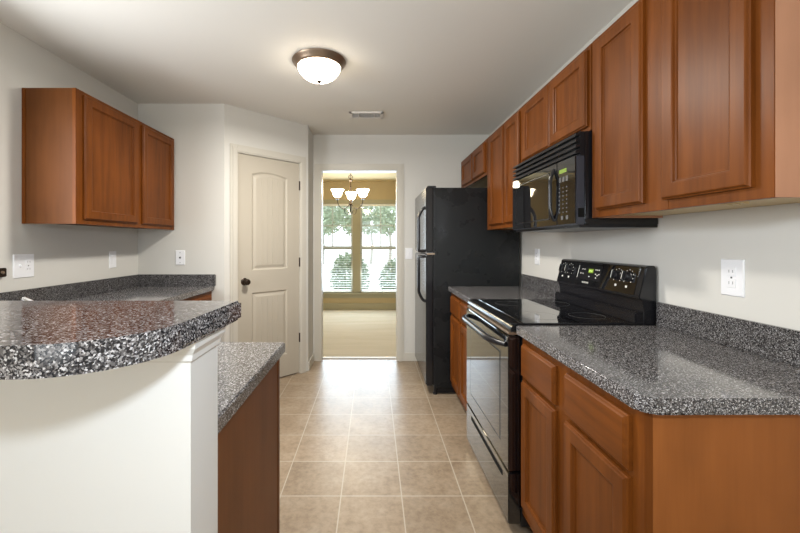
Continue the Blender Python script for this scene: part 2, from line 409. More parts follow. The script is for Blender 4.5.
# dining room beyond the doorway
DY0, DY1 = YB+0.115, 7.30
struct(B(-3.0, 2.4, DY0, DY1+0.1, -0.10, 0.0), 'floor_dining', 'carpet')
struct(B(-3.0, 2.4, DY0, DY1+0.1, H, H+0.1), 'ceiling_dining', 'cream')
struct(B(-3.1, -3.0, DY0-0.1, DY1+0.1, 0, H), 'wall_dining_left', 'tan_wall')
struct(B(2.4, 2.5, DY0-0.1, DY1+0.1, 0, H), 'wall_dining_right', 'tan_wall')
struct(B(-3.0, OX0-0.016, DY0, DY0+0.02, 0, H).box(OX1+0.016, 2.4, DY0, DY0+0.02, 0, H).box(OX0-0.016, OX1+0.016, DY0, DY0+0.02, OH+0.016, H), 'wall_dining_front', 'tan_wall')
WZ0, WZ1 = 0.318, 2.02; WIN = [(-1.17, -0.385), (-0.245, 0.54)]
mb = B(-3.0, WIN[0][0], DY1, DY1+0.14, 0, H).box(WIN[0][1], WIN[1][0], DY1, DY1+0.14, WZ0, WZ1).box(WIN[1][1], 2.4, DY1, DY1+0.14, 0, H)
mb.box(WIN[0][0], WIN[1][1], DY1, DY1+0.14, 0, WZ0).box(WIN[0][0], WIN[1][1], DY1, DY1+0.14, WZ1, H)
struct(mb, 'wall_dining_back', 'tan_wall')
struct(B(-2.99, 2.39, DY1-0.016, DY1, 0, 0.125, 0.004), 'baseboard_dining', 'tan_trim')
mb = B(WIN[0][0]-0.08, WIN[1][1]+0.08, DY1-0.05, DY1+0.02, WZ0-0.03, WZ0, 0.004).box(WIN[0][0]-0.06, WIN[1][1]+0.06, DY1-0.018, DY1, WZ0-0.095, WZ0-0.03, 0.003)
mb.box(WIN[0][0]-0.07, WIN[1][1]+0.07, DY1-0.02, DY1, WZ1, WZ1+0.08, 0.003).box(WIN[0][1], WIN[1][0], DY1-0.012, DY1, WZ0, WZ1, 0.003)
mb.box(WIN[0][0]-0.07, WIN[0][0], DY1-0.02, DY1, WZ0, WZ1, 0.003).box(WIN[1][1], WIN[1][1]+0.07, DY1-0.02, DY1, WZ0, WZ1, 0.003)
struct(mb, 'trim_4', 'tan_trim')
for i, (a, b) in enumerate(WIN):
    zm = 1.18; f = 0.035
    mb = B(a, a+f, DY1+0.03, DY1+0.10, WZ0, WZ1).box(b-f, b, DY1+0.03, DY1+0.10, WZ0, WZ1).box(a, b, DY1+0.03, DY1+0.10, WZ0, WZ0+f).box(a, b, DY1+0.03, DY1+0.10, WZ1-f, WZ1)
    w = struct(mb, 'window_%d' % (i+1), 'sash')
    s_ = B(a+f, b-f, DY1+0.05, DY1+0.09, zm-0.03, zm+0.03)
    s_.build('meeting_rail', 'sash', w)
    xm = (a+b)/2
    B(xm-0.009, xm+0.009, DY1+0.06, DY1+0.08, zm+0.03, WZ1-f).box(a+f, b-f, DY1+0.06, DY1+0.08, 1.60, 1.618).build('muntin', 'sash', w)
    B(a+f, b-f, DY1+0.068, DY1+0.072, WZ0+f, zm-0.03).box(a+f, b-f, DY1+0.068, DY1+0.072, zm+0.03, WZ1-f).build('pane', 'glass', w)
    # horizontal blind hanging inside the reveal
    bl = thing('window_blind', ((a+b)/2, DY1+0.012, WZ0), 'white open-slat blind in the window %s' % ('behind the chandelier' if i == 0 else 'nearer the refrigerator side of the doorway'), 'blind', 'horizontal blinds in the dining window')
    B(a+0.006, b-0.006, DY1-0.004, DY1+0.026, WZ1-0.045, WZ1-0.002, 0.003).build('headrail', 'slat', bl)
    mb = MB(); z = WZ1-0.07
    while z > WZ0+0.05:
        q = 0.001
        t = bmesh.new()
        y0, y1 = DY1-0.004, DY1+0.028
        vs_ = [t.verts.new(c) for c in ((a+0.01, y0, z-q), (b-0.01, y0, z-q), (b-0.01, y1, z+q), (a+0.01, y1, z+q), (a+0.01, y0, z-q+0.0012), (b-0.01, y0, z-q+0.0012), (b-0.01, y1, z+q+0.0012), (a+0.01, y1, z+q+0.0012))]
        for fc in ((3,2,1,0),(4,5,6,7),(0,1,5,4),(1,2,6,5),(2,3,7,6),(3,0,4,7)): t.faces.new([vs_[j] for j in fc])
        mb._add(t); z -= 0.045
    mb.build('slats', 'slat', bl)
    mb = MB()
    for u in (a+0.12, b-0.12): mb.box(u-0.001, u+0.001, DY1+0.011, DY1+0.013, WZ0+0.03, WZ1-0.04)
    mb.build('ladder_cord', 'slat', bl)
    B(a+0.01, b-0.01, DY1-0.004, DY1+0.026, WZ0+0.012, WZ0+0.032, 0.003).build('bottom_rail', 'slat', bl)

# outside
struct(B(-30, 30, 7.6, 60, -0.45, -0.35), 'ground_outside', 'lawn')
def leaves(c, rx, ry, rz, n, size, m, parent, name='foliage'):
    t = bmesh.new()
    for i in range(n):
        d = Vector((R.gauss(0, 1), R.gauss(0, 1), R.gauss(0, 1))).normalized()*(0.35+0.65*R.random()**0.5)
        p_ = Vector((c[0]+d.x*rx, c[1]+d.y*ry, c[2]+d.z*rz))
        a = Vector((R.gauss(0, 1), R.gauss(0, 1), R.gauss(0, 1))).normalized(); b = a.orthogonal().normalized()
        s1 = size*(0.6+0.8*R.random())
        t.faces.new([t.verts.new(p_+a*s1*k1+b*s1*k2) for k1, k2 in ((-1, 0), (0, -0.5), (1, 0), (0, 0.5))])
    mb_ = MB(); mb_._add(t)
    return mb_.build(name, m, parent, recalc=False)
def shrub(x, y, rx, top, label):
    o = thing('shrub', (x, y, -0.35), label, 'shrub', 'shrubs outside the dining window')
    h = top+0.35
    leaves((x, y, -0.35+h*0.54), rx, rx*0.8, h*0.47, 1500, 0.055, 'leaf', o)
    MB().tube([(x, y, -0.36), (x+0.02, y, 0.0), (x, y, 0.4)], [0.03, 0.025, 0.01]).build('stem', 'bark', o)
shrub(-0.58, 9.6, 0.50, 1.04, 'rounded green shrub seen through the blinds beneath the chandelier')
shrub(0.62, 9.3, 0.46, 0.90, 'rounded green shrub seen through the blinds on the refrigerator side')
tl = ['pale green tree across the street, behind the chandelier', 'pale green tree across the street, beside the chandelier on its refrigerator side', 'pale green tree across the street at the pantry side of the doorway', 'pale green tree across the street, closest to the refrigerator']
for (x, rx, top), lb in zip(((-1.25, 1.12, 4.4), (1.05, 1.1, 4.2), (-3.6, 1.14, 4.6), (3.3, 1.1, 4.8)), tl):
    y = 24+R.random()*2
    o = thing('tree', (x, y, -0.35), lb, 'tree', 'trees across the street')
    leaves((x, y, (top+1.9)/2), rx, 1.5, (top-1.5)/2, 900, 0.16, 'leaf2', o, 'crown')
    MB().tube([(x, y, -0.36), (x+0.1, y, 1.0), (x, y, 2.6)], [0.12, 0.09, 0.05]).build('trunk', 'bark', o)

for x, lb in ((-0.15, 'paler tree farther back, filling the gap above the mullion between the windows'), (-3.9, 'paler tree farther back, seen at the pantry side of the doorway')):
    o = thing('tree', (x, 29.5, -0.35), lb, 'tree', 'trees across the street')
    leaves((x, 29.5, 3.4), 1.75, 1.5, 1.6, 900, 0.18, 'leaf2', o, 'crown')
    MB().tube([(x, 29.5, -0.36), (x+0.1, 29.5, 1.0), (x, 29.5, 2.6)], [0.12, 0.09, 0.05]).build('trunk', 'bark', o)

# half wall that carries the bar top
struct(B(XL, -0.305, 0.639, 0.750, 0, 1.112), 'wall_peninsula', 'white')
t = bmesh.new(); rows = []
for off, z in ((0.001, 1.072), (0.005, 1.076), (0.006, 1.086), (0.014, 1.098), (0.015, 1.112)):
    rows.append([t.verts.new(c) for c in ((XL, 0.639-off, z), (-0.305+off, 0.639-off, z), (-0.305+off, 0.750+off*0.2, z), (XL, 0.750+off*0.2, z))])
for p_, q_ in zip(rows, rows[1:]):
    for j in range(4): t.faces.new((p_[j], p_[(j+1) % 4], q_[(j+1) % 4], q_[j]))
t.faces.new(rows[0][::-1]); t.faces.new(rows[-1])
mb = MB(); mb._add(t); struct(mb, 'trim_5', 'white')

# ---------------------------------------------------------------- cabinets
def cab_door(O, U, V, Nn, w, h, parent, label=None, m='wood', mp='wood', name='door'):
    d = MB().rings(O, U, V, Nn, w, h, [(0, 0), (0, 0.011), (0.004, 0.013), (0.006, 0.018), (0.009, 0.020), (0.047, 0.020), (0.051, 0.0185), (0.053, 0.012), (0.058, 0.010), (0.058, 0.0)], 'torus').build(name, m, parent, label)
    MB().rings(O, U, V, Nn, w, h, [(0.054, 0.001), (0.054, 0.0085)]).build('door_panel', mp, d)
    return d
def drawer(O, U, V, Nn, w, h, parent):
    return MB().rings(O, U, V, Nn, w, h, [(0, 0), (0, 0.010), (0.003, 0.012), (0.006, 0.017), (0.010, 0.020)]).build('drawer', 'wood_h', parent)
NX = (-1, 0, 0); PX = (1, 0, 0); UY = (0, 1, 0); UZ = (0, 0, 1)

def base_right(y0, y1, bays, label, xf=0.648):
    """base cabinet on the range wall; bays = (door y0, door y1)"""
    o = thing('base_cabinet', (0.95, (y0+y1)/2, 0), label, 'cabinet', 'base cabinets beside the range')
    B(xf+0.019, XR-0.002, y0, y1, 0.10, 0.875).build('body', 'wood_lit', o)
    B(xf+0.07, XR-0.002, y0, y1, 0.0, 0.10).build('toe_kick', 'blackplastic', o)
    e = 0.004
    mb = B(xf+0.0006, xf+0.018, y0+e, y1-e, 0.84, 0.8744).box(xf+0.0006, xf+0.018, y0+e, y1-e, 0.1006, 0.17).box(xf+0.0006, xf+0.018, y0+e, y1-e, 0.67, 0.72)
    ys = [y0]+[v_ for b in bays for v_ in (b[0]+0.015, b[1]-0.015)]+[y1]
    for k in range(0, len(ys), 2): mb.box(xf-0.0005, xf+0.0195, ys[k], ys[k+1], 0.10, 0.875, 0.001)
    mb.build('face_frame', 'wood', o)
    for a, b in bays:
        drawer((xf, a, 0.704), UY, UZ, NX, b-a, 0.138, o)
        cab_door((xf, a, 0.150), UY, UZ, NX, b-a, 0.536, o)
    return o
base_right(0.910, 1.655, [(0.953, 1.264), (1.335, 1.630)], 'cherry wood base cabinet under the granite counter, between range and camera')
base_right(2.432, 3.150, [(2.470, 2.775), (2.805, 3.112)], 'cherry wood base cabinet squeezed between range and refrigerator')

ub, ut = 1.380, 2.142; UX = 0.95
def upper_right(y0, y1, z0, doors, label, dz0, block=False):
    o = thing('wall_cabinet', (1.1, (y0+y1)/2, z0), label, 'cabinet', 'wall cabinets along the range wall')
    B(UX+0.019, XR-0.002, y0+0.004, y1-0.004, z0+0.014, ut).build('body', 'wood_shaded', o)
    for a, b in ((y0-(0.001 if block else 0), y0+0.010), (y1-0.010, y1)): B(UX+(0.001 if block and a < y0 else 0.019), XR-0.002, a, b, z0, ut).build('end_panel', 'side_glare' if block else 'wood_shaded', o)
    B(UX+0.020, XR-0.003, y0+0.010, y1-0.010, z0+0.010, z0+0.0138).build('bottom_panel', 'raw', o, 'pale unfinished underside')
    mb = B(UX+0.0006, UX+0.018, y0+0.004, y1-0.004, z0+0.0006, z0+0.036).box(UX+0.0006, UX+0.018, y0+0.004, y1-0.004, ut-0.036, ut-0.0006)
    ys = [y0]+[v_ for d in doors for v_ in (d[0]+0.012, d[1]-0.012)]+[y1]
    for k in range(0, len(ys), 2): mb.box(UX-0.0005, UX+0.0195, ys[k], ys[k+1], z0, ut, 0.001)
    mb.build('face_frame', 'wood', o)
    for a, b in doors: cab_door((UX, a, dz0), UY, UZ, NX, b-a, ut-0.022-dz0, o)
    if block:
        for k in range(3):
            yk = 1.035+0.024*k
            MB().prism([(0.985, yk), (0.995, yk-0.004), (1.055, yk+0.036), (1.045, yk+0.040)], z0+0.001, z0+0.0102).build('glue_block', 'raw', o)
    return o
upper_right(0.903, 1.655, ub, [(0.949, 1.240), (1.330, 1.612)], 'tall cherry wall cabinet with two doors, between microwave and camera', 1.411, True)
upper_right(1.662, 2.424, 1.765, [(1.678, 2.022), (2.034, 2.392)], 'short cherry wall cabinet directly above the black microwave', 1.785)
upper_right(2.431, 3.172, ub, [(2.455, 2.722), (2.752, 3.075)], 'tall cherry wall cabinet between microwave and refrigerator', 1.411)
upper_right(3.178, 4.112, 1.842, [(3.215, 3.580), (3.615, 4.030)], 'short cherry wall cabinet over the refrigerator', 1.868)

# wall cabinet by the pantry
LX = -1.665
o = thing('wall_cabinet', (-1.83, 2.68, ub), 'cherry wall cabinet with two doors above the light switches, opposite the range', 'cabinet')
B(XL+0.002, LX-0.019, 2.146, 3.192, ub+0.012, ut).build('body', 'wood_shaded', o)
B(XL+0.002, LX-0.019, 2.142, 2.148, ub, ut).build('end_panel', 'wood_shaded', o)
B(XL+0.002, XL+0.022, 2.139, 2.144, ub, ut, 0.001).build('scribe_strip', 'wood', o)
B(XL+0.002, LX-0.02, 2.152, 3.190, ub+0.010, ub+0.0135).build('bottom_panel', 'wood_shaded', o)
mb = B(LX-0.018, LX-0.0006, 2.143, 3.194, ub+0.0006, ub+0.036).box(LX-0.018, LX-0.0006, 2.143, 3.194, ut-0.036, ut-0.0006)
for a, b in ((2.139, 2.205), (2.672, 2.755), (3.155, 3.198)): mb.box(LX-0.0195, LX+0.0005, a, b, ub, ut, 0.001)
mb.build('face_frame', 'wood', o)
cab_door((LX, 2.190, 1.408), UY, UZ, PX, 0.495, ut-0.022-1.408, o)
cab_door((LX, 2.742, 1.408), UY, UZ, PX, 0.424, ut-0.022-1.408, o)

# base cabinets on the sink side
o = thing('base_cabinet', (-1.0, 1.06, 0), 'cherry base cabinet of the peninsula, behind the white half wall', 'cabinet')
B(XL+0.66, -0.339, 0.755, 1.345, 0.10, 0.875).build('body', 'wood_shaded', o)
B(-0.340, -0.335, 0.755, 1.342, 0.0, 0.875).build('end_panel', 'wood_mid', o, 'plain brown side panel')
B(XL+0.66, -0.345, 0.755, 1.290, 0.0, 0.10).build('toe_kick', 'blackplastic', o)
B(XL+0.662, -0.337, 1.346, 1.3634, 0.84, 0.8744).box(XL+0.662, -0.337, 1.346, 1.3634, 0.10, 0.15).box(-0.375, -0.333, 1.343, 1.364, 0.0, 0.875, 0.0015).box(XL+0.66, -1.28, 1.345, 1.364, 0.0994, 0.875, 0.001).build('face_frame', 'wood', o)
for k in range(2): cab_door((-0.36-0.44*k, 1.364, 0.15), (-1, 0, 0), UZ, (0, 1, 0), 0.42, 0.68, o)
o = thing('base_cabinet', (-1.66, 2.2, 0), 'cherry base cabinet along the wall beneath the dark backsplash', 'cabinet')
B(XL+0.002, -1.369, 0.755, 3.195, 0.10, 0.875).build('body', 'wood_shaded', o)
B(XL+0.002, -1.42, 0.755, 3.195, 0.0, 0.10).build('toe_kick', 'blackplastic', o)
B(-1.368, -1.349, 1.385, 3.195, 0.10, 0.875, 0.001).build('face_frame', 'wood', o)
for k in range(3): cab_door((-1.349, 1.44+0.585*k, 0.15), UY, UZ, PX, 0.53, 0.54, o); drawer((-1.349, 1.44+0.585*k, 0.704), UY, UZ, PX, 0.53, 0.138, o)

# ---------------------------------------------------------------- countertops
def arc(cx, cy, r, a0, a1, n): return [(cx+r*math.cos(a0+(a1-a0)*i/n), cy+r*math.sin(a0+(a1-a0)*i/n)) for i in range(n+1)]
def counter_obj(name, pts, z1, th, label, cat='countertop', bev=0.004):
    return tag(MB().prism(pts, z1-th, z1, bev, 3).build(name, 'granite', smooth=True), label, cat)
CX = 0.622
c = counter_obj('countertop', [(XR-0.002, 0.880)]+[(XR-0.002, 1.660), (CX, 1.660)]+arc(CX+0.035, 0.915, 0.035, PI, 1.5*PI, 6), 0.914, 0.0385, 'grey speckled stone-look countertop between range and camera, with rounded corner')
B(XR-0.022, XR-0.001, 0.880, 1.660, 0.9135, 1.016, 0.004).build('backsplash', 'granite_shaded', c)
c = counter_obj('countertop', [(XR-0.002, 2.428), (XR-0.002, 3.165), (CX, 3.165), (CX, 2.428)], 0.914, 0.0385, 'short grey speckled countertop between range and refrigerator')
B(XR-0.022, XR-0.001, 2.428, 3.165, 0.9135, 1.016, 0.004).build('backsplash', 'granite_shaded', c)
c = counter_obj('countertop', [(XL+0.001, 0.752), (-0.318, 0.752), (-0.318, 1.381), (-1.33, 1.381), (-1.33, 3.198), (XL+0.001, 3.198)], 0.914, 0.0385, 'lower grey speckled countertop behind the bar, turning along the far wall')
B(XL+0.001, XL+0.021, 0.78, 3.198, 0.9135, 1.010, 0.004).box(XL+0.02, -1.315, 3.178, 3.199, 0.9135, 1.010, 0.004).build('backsplash', 'granite_shaded', c)
counter_obj('bar_top', [(XL+0.001, 0.447), (-0.425, 0.447)]+arc(-0.425, 0.585, 0.138, -PI/2, -0.06, 14)+[(-0.276, 0.800), (XL+0.001, 0.800)], 1.152, 0.040, 'raised grey speckled bar top with a rounded corner on the white half wall', 'bar top', 0.005)

# ---------------------------------------------------------------- range
RY0, RY1 = 1.668, 2.422
rg = thing('range', (0.92, 2.045, 0), 'black freestanding electric range with glass cooktop and backguard controls', 'stove')
B(0.648, 1.235, RY0, RY1, 0.03, 0.895, 0.003).build('body', 'black', rg)
for y in (RY0+0.06, RY1-0.06):
    for x in (0.70, 1.17): MB().lathe([(0.018, 0), (0.018, 0.006), (0.008, 0.010), (0.008, 0.032)], (x, y, 0), n=12).build('leveling_foot', 'blackplastic', rg)
# cooktop: rim with rounded nose, glass slab, burner rings
prof = [(1.18, 0.895), (0.625, 0.893), (0.604, 0.884), (0.600, 0.893), (0.604, 0.904), (0.616, 0.914), (0.636, 0.918), (0.66, 0.916), (1.18, 0.916)]
t = MB().prism([(x, z) for x, z in prof], RY0-0.001, RY1+0.001, 0.0)
t.xf(Matrix(((1, 0, 0, 0), (0, 0, 1, 0), (0, 1, 0, 0), (0, 0, 0, 1))))
ct = t.build('cooktop', 'cooktop', rg, smooth=True)
B(0.665, 1.155, RY0+0.022, RY1-0.022, 0.9155, 0.9185, 0.0012).build('glass_surface', 'blackglass', ct)
for x, y, r in ((0.80, 1.86, 0.10), (0.80, 2.24, 0.08), (1.04, 1.86, 0.08), (1.04, 2.24, 0.10)):
    mb = MB().tube([(x+r*math.cos(a*PI/20), y+r*math.sin(a*PI/20), 0.9184) for a in range(40)], 0.0005, 4, closed=True)
    mb.build('burner_ring', 'button', ct)
B(0.600, 1.15, RY0-0.002, RY0+0.012, 0.9145, 0.922, 0.003).build('side_trim', 'black', ct)
# oven door
od = B(0.592, 0.646, RY0+0.004, RY1-0.004, 0.272, 0.862, 0.004).build('oven_door', 'blackglass', rg)
B(0.5905, 0.594, RY0+0.115, RY1-0.115, 0.365, 0.765, 0.001).build('window', 'blackglass', od)
mb = MB()
for a, b, c_, d in ((RY0+0.108, RY0+0.114, 0.358, 0.772), (RY1-0.114, RY1-0.108, 0.358, 0.772)): mb.box(0.5912, 0.594, a, b, c_, d)
mb.box(0.5912, 0.594, RY0+0.108, RY1-0.108, 0.358, 0.364).box(0.5912, 0.594, RY0+0.108, RY1-0.108, 0.766, 0.772)
mb.build('window_border', 'button', od)
pts = []
for i in range(21):
    k = i/20; y = RY0+0.035+(RY1-RY0-0.07)*k
    pts.append((0.592-0.048*min(1, math.sin(PI*k)*1.9)**0.7, y, 0.820))
MB().tube(pts, [0.011+0.006*min(1, math.sin(PI*i/20)*3) for i in range(21)], 12).build('oven_handle', 'blackplastic', od, smooth=True)
B(0.594, 0.640, RY0+0.01, RY1-0.01, 0.868, 0.880, 0.003).build('front_trim', 'rim', od, 'thin bronze-toned metal strip')
# storage drawer with a finger slot
sd = B(0.592, 0.646, RY0+0.004, RY1-0.004, 0.040, 0.264, 0.004).build('storage_drawer', 'blackglass', rg)
B(0.5905, 0.600, 1.745, 2.300, 0.205, 0.236, 0.004).build('finger_slot', 'dark', sd)
# backguard
prof = [(1.242, 0.90), (1.242, 1.160), (1.232, 1.172), (1.205, 1.172), (1.194, 1.164), (1.163, 1.036), (1.166, 1.026), (1.182, 1.020), (1.186, 0.97), (1.182, 0.90)]
t = MB().prism([(x, z) for x, z in prof], RY0+0.002, RY1-0.002, 0.004)
t.xf(Matrix(((1, 0, 0, 0), (0, 0, 1, 0), (0, 1, 0, 0), (0, 0, 0, 1))))
bgd = t.build('backguard', 'black', rg, smooth=True)
B(1.150, 1.186, RY0+0.004, RY1-0.004, 0.914, 0.966, 0.006).build('vent_ledge', 'black', bgd)
# frame of the sloped control face
FA = Vector((1.163, 0, 1.036)); FB = Vector((1.194, 0, 1.164)); FV = (FB-FA).normalized(); FN = Vector((-FV.z, 0, FV.x))
FL = (FB-FA).length
def face_pt(y, v_, n=0.0): return FA+FV*v_+FN*n+Vector((0, y, 0))
def face_box(mb, y0, y1, v0, v1, n0, n1, bev=0.0):
    t_ = MB().box(y0, y1, v0, v1, n0, n1, bev)
    t_.xf(Matrix(((0, FV.x, FN.x, FA.x), (1, 0, 0, 0), (0, FV.z, FN.z, FA.z), (0, 0, 0, 1))))
    me_ = bpy.data.meshes.new('t'); t_.bm.to_mesh(me_); t_.bm.free(); mb.bm.from_mesh(me_); bpy.data.meshes.remove(me_); return mb
face_box(MB(), RY0+0.035, RY1-0.03, 0.004, FL-0.004, -0.002, 0.002, 0.001).build('control_panel', 'blackglass', bgd)
face_box(MB(), 1.975, 2.195, 0.035, 0.118, 0.001, 0.003, 0.001).build('keypad', 'blackplastic', bgd)
lcd = face_box(MB(), 2.045, 2.090, 0.075, 0.098, 0.0025, 0.0038).build('clock_display', 'lcd', bgd, 'small green lit display')
mb = MB()
for k in range(4): face_box(mb, 2.054+0.0085*k, 2.058+0.0085*k, 0.081, 0.092, 0.0036, 0.0042)
mb.build('segments', 'digit', lcd)
for y, v_ in ((2.150, 0.092), (2.128, 0.092), (2.160, 0.068), (2.138, 0.068), (2.025, 0.095), (2.010, 0.095), (1.995, 0.095), (2.02, 0.072), (2.004, 0.066), (1.99, 0.072), (2.075, 0.055), (2.012, 0.052)):
    face_box(MB(), y-0.004, y+0.004, v_-0.003, v_+0.003, 0.0025, 0.0036).build('button', 'mark', bgd)
face_box(MB(), 2.188, 2.192, 0.042, 0.112, 0.0025, 0.0036).build('divider', 'mark', bgd)
for y in (1.765, 1.842, 2.285, 2.358):
    cpt = face_pt(y, 0.082)
    k = MB().lathe([(0, 0), (0.026, 0), (0.026, 0.004), (0.021, 0.006), (0.019, 0.020), (0.017, 0.022), (0, 0.022)], cpt, axis=FN.copy(), n=24).build('knob', 'blackplastic', bgd, smooth=True)
    g_ = MB(); face_box(g_, y-0.006, y+0.006, 0.082-0.022, 0.082+0.022, 0.018, 0.034, 0.003); g_.build('grip', 'blackplastic', k)
    g_ = MB(); face_box(g_, y-0.0012, y+0.0012, 0.082-0.018, 0.082+0.020, 0.0335, 0.0348); g_.build('pointer', 'mark', k)
    mb = MB()
    for a in range(9):
        an = -0.75*PI+a*1.5*PI/8+PI/2
        yy, vv = y+0.033*math.cos(an), 0.082+0.033*math.sin(an)
        face_box(mb, yy-0.002, yy+0.002, vv-0.002, vv+0.002, 0.001, 0.0028)
    mb.build('dial_marks', 'mark', bgd)
    face_box(MB(), y-0.006, y+0.006, 0.030, 0.040, 0.001, 0.0028).build('dial_label', 'mark', bgd)
# maker's wordmark on the backguard
fc = bpy.data.curves.new('t', 'FONT'); fc.body = 'FRIGIDAIRE'; fc.size = 0.0125; fc.align_x = 'CENTER'; fc.extrude = 0.0004
to = bpy.data.objects.new('t', fc); COL.objects.link(to); bpy.context.view_layer.update()
me = bpy.data.meshes.new_from_object(to.evaluated_get(bpy.context.evaluated_depsgraph_get())); bpy.data.objects.remove(to)
mb = MB(); mb.bm.from_mesh(me)
cp = face_pt(2.100, 0.016, 0.0026)
mb.xf(Matrix(((0, FV.x, FN.x, cp.x), (-1, 0, 0, cp.y), (0, FV.z, FN.z, cp.z), (0, 0, 0, 1))))
mb.build('wordmark', 'mark', bgd, 'small white maker lettering')

# ---------------------------------------------------------------- microwave
mw = thing('microwave', (1.07, 2.045, 1.345), 'black over-the-range microwave hung beneath the short cabinet', 'microwave')
MX = 0.884
B(0.925, XR-0.003, RY0, RY1, 1.352, 1.762, 0.003).build('housing', 'black', mw)
B(MX+0.02, XR-0.004, RY0+0.004, RY1-0.004, 1.340, 1.353, 0.002).build('base_plate', 'blackplastic', mw)
B(MX+0.004, 0.926, RY0+0.002, RY1-0.002, 1.353, 1.655, 0.003).build('front_frame', 'black_sheen', mw)
gr = B(0.905, 0.926, RY0+0.001, RY1-0.001, 1.655, 1.761, 0.002).build('vent_grille', 'blackplastic', mw)
for k in range(4):
    z = 1.664+0.025*k
    t = MB().prism([(MX, z), (MX+0.004, z+0.014), (0.907, z+0.019), (0.907, z+0.004)], RY0+0.001, RY1-0.001)
    t.xf(Matrix(((1, 0, 0, 0), (0, 0, 1, 0), (0, 1, 0, 0), (0, 0, 0, 1)))).build('louver', 'blackplastic', gr)
YC = 1.835
md = B(MX, MX+0.006, YC+0.004, RY1-0.003, 1.358, 1.655, 0.002).build('door', 'blackglass', mw)
B(MX-0.001, MX+0.002, YC+0.085, RY1-0.07, 1.395, 1.615, 0.001).build('window', 'blackglass', md)
mb = B(MX-0.0012, MX+0.001, YC+0.078, YC+0.084, 1.388, 1.622).box(MX-0.0012, MX+0.001, RY1-0.069, RY1-0.063, 1.388, 1.622).box(MX-0.0012, MX+0.001, YC+0.078, RY1-0.063, 1.388, 1.394).box(MX-0.0012, MX+0.001, YC+0.078, RY1-0.063, 1.616, 1.622)
mb.build('window_border', 'blackplastic', md)
pts = [(MX+0.002-0.022*min(1, math.sin(PI*i/16)*1.5)**0.7, YC+0.030, 1.380+0.250*i/16) for i in range(17)]
MB().tube(pts, [0.0085]*17, 12).build('door_handle', 'black', md, smooth=True)
cpn = B(MX, MX+0.006, RY0+0.003, YC-0.002, 1.358, 1.655, 0.002).build('control_panel', 'blackglass', mw)
dsp = B(MX-0.001, MX+0.001, 1.745, 1.812, 1.598, 1.616).build('display', 'lcd', cpn, 'small green lit display')
for k in range(3): B(MX-0.0012, MX+0.001, 1.732+0.030*k, 1.752+0.030*k, 1.556, 1.580).build('button', 'button', cpn)
for r_ in range(7):
    for k in range(3):
        B(MX-0.0012, MX+0.001, 1.738+0.033*k, 1.748+0.033*k, 1.412+0.019*r_, 1.418+0.019*r_).build('button', 'button', cpn)
for k in range(2): B(MX-0.0012, MX+0.001, 1.73+0.045*k, 1.750+0.045*k, 1.380, 1.398).build('button', 'button', cpn)
B(MX+0.012, 0.922, RY0-0.0015, RY0+0.003, 1.385, 1.425, 0.001).build('side_latch', 'dark', mw)

# ---------------------------------------------------------------- refrigerator
FY0, FY1 = 3.192, 4.03
fr = thing('refrigerator', (0.87, 3.61, 0), 'black top-freezer refrigerator standing in the corner by the doorway', 'refrigerator')
B(0.512, 1.225, FY0, FY1, 0.055, 1.735, 0.006).build('cabinet', 'fridge', fr)
B(0.53, 1.20, FY0+0.03, FY1-0.03, 0.008, 0.06).build('toe_grille', 'blackplastic', fr)
for y in (FY0+0.03, FY1-0.03):
    for x in (0.525, 1.15): MB().lathe([(0.018, 0), (0.018, 0.012), (0.012, 0.016), (0.012, 0.055)], (x, y, 0), n=14).build('foot', 'blackplastic', fr)
doors = []
for nm, z0, z1 in (('freezer_door', 1.190, 1.745), ('fresh_food_door', 0.075, 1.172)):
    doors.append(B(0.443, 0.504, FY0+0.002, FY1-0.002, z0, z1, 0.010, 3).build(nm, 'black', fr, smooth=True))
B(0.503, 0.513, FY0+0.012, FY1-0.012, 0.08, 1.735).build('door_gasket', 'blackplastic', fr)
def fridge_handle(parent, za, zb):
    """bow handle: za = end joined far from the door gap (arched), zb = end at the gap"""
    pts = []; sgn = 1 if zb > za else -1; ln = abs(zb-za)
    for i in range(25):
        k = i/24
        out = 0.056*min(1.0, (k/0.22))**0.55 if k < 0.22 else 0.056
        if k > 0.93: out = 0.056
        pts.append((0.445-out, FY0+0.055, za+sgn*ln*k))
    pts.append((0.445-0.03, FY0+0.055, zb)); pts.append((0.446, FY0+0.055, zb))
    return MB().tube(pts, 0.0125, 12).build('handle', 'black', parent, smooth=True)
fridge_handle(doors[0], 1.575, 1.205)
fridge_handle(doors[1], 0.775, 1.158)
B(0.455, 0.53, FY0+0.01, FY0+0.06, 1.7355, 1.752, 0.004).build('hinge_cover', 'blackplastic', fr)
B(0.450, 0.52, FY0-0.002, FY0+0.012, 1.174, 1.188, 0.003).build('middle_hinge', 'rim', fr, 'small metal hinge')

# ---------------------------------------------------------------- ceiling light and vent
LXc, LYc = -0.346, 2.455
cl = thing('ceiling_light', (LXc, LYc, H-0.16), 'lit round flush-mount ceiling light with bronze rim and glass bowl', 'ceiling light')
MB().lathe([(0.05, 0), (0.168, 0), (0.172, -0.006), (0.168, -0.013), (0.160, -0.019), (0.152, -0.032), (0.145, -0.040), (0.136, -0.042), (0.13, -0.02), (0.05, -0.02)], (LXc, LYc, H), n=48).build('rim', 'rim', cl, 'brushed bronze rim', smooth=True)
MB().lathe([(0.138, -0.036), (0.135, -0.050), (0.125, -0.072), (0.106, -0.094), (0.08, -0.112), (0.05, -0.123), (0.02, -0.128), (0, -0.129)], (LXc, LYc, H), n=48).build('glass_bowl', 'lampglass', cl, smooth=True)
MB().lathe([(0, -0.124), (0.016, -0.124), (0.017, -0.131), (0.010, -0.136), (0.006, -0.143), (0, -0.144)], (LXc, LYc, H), n=16).build('finial', 'bronze', cl, smooth=True)
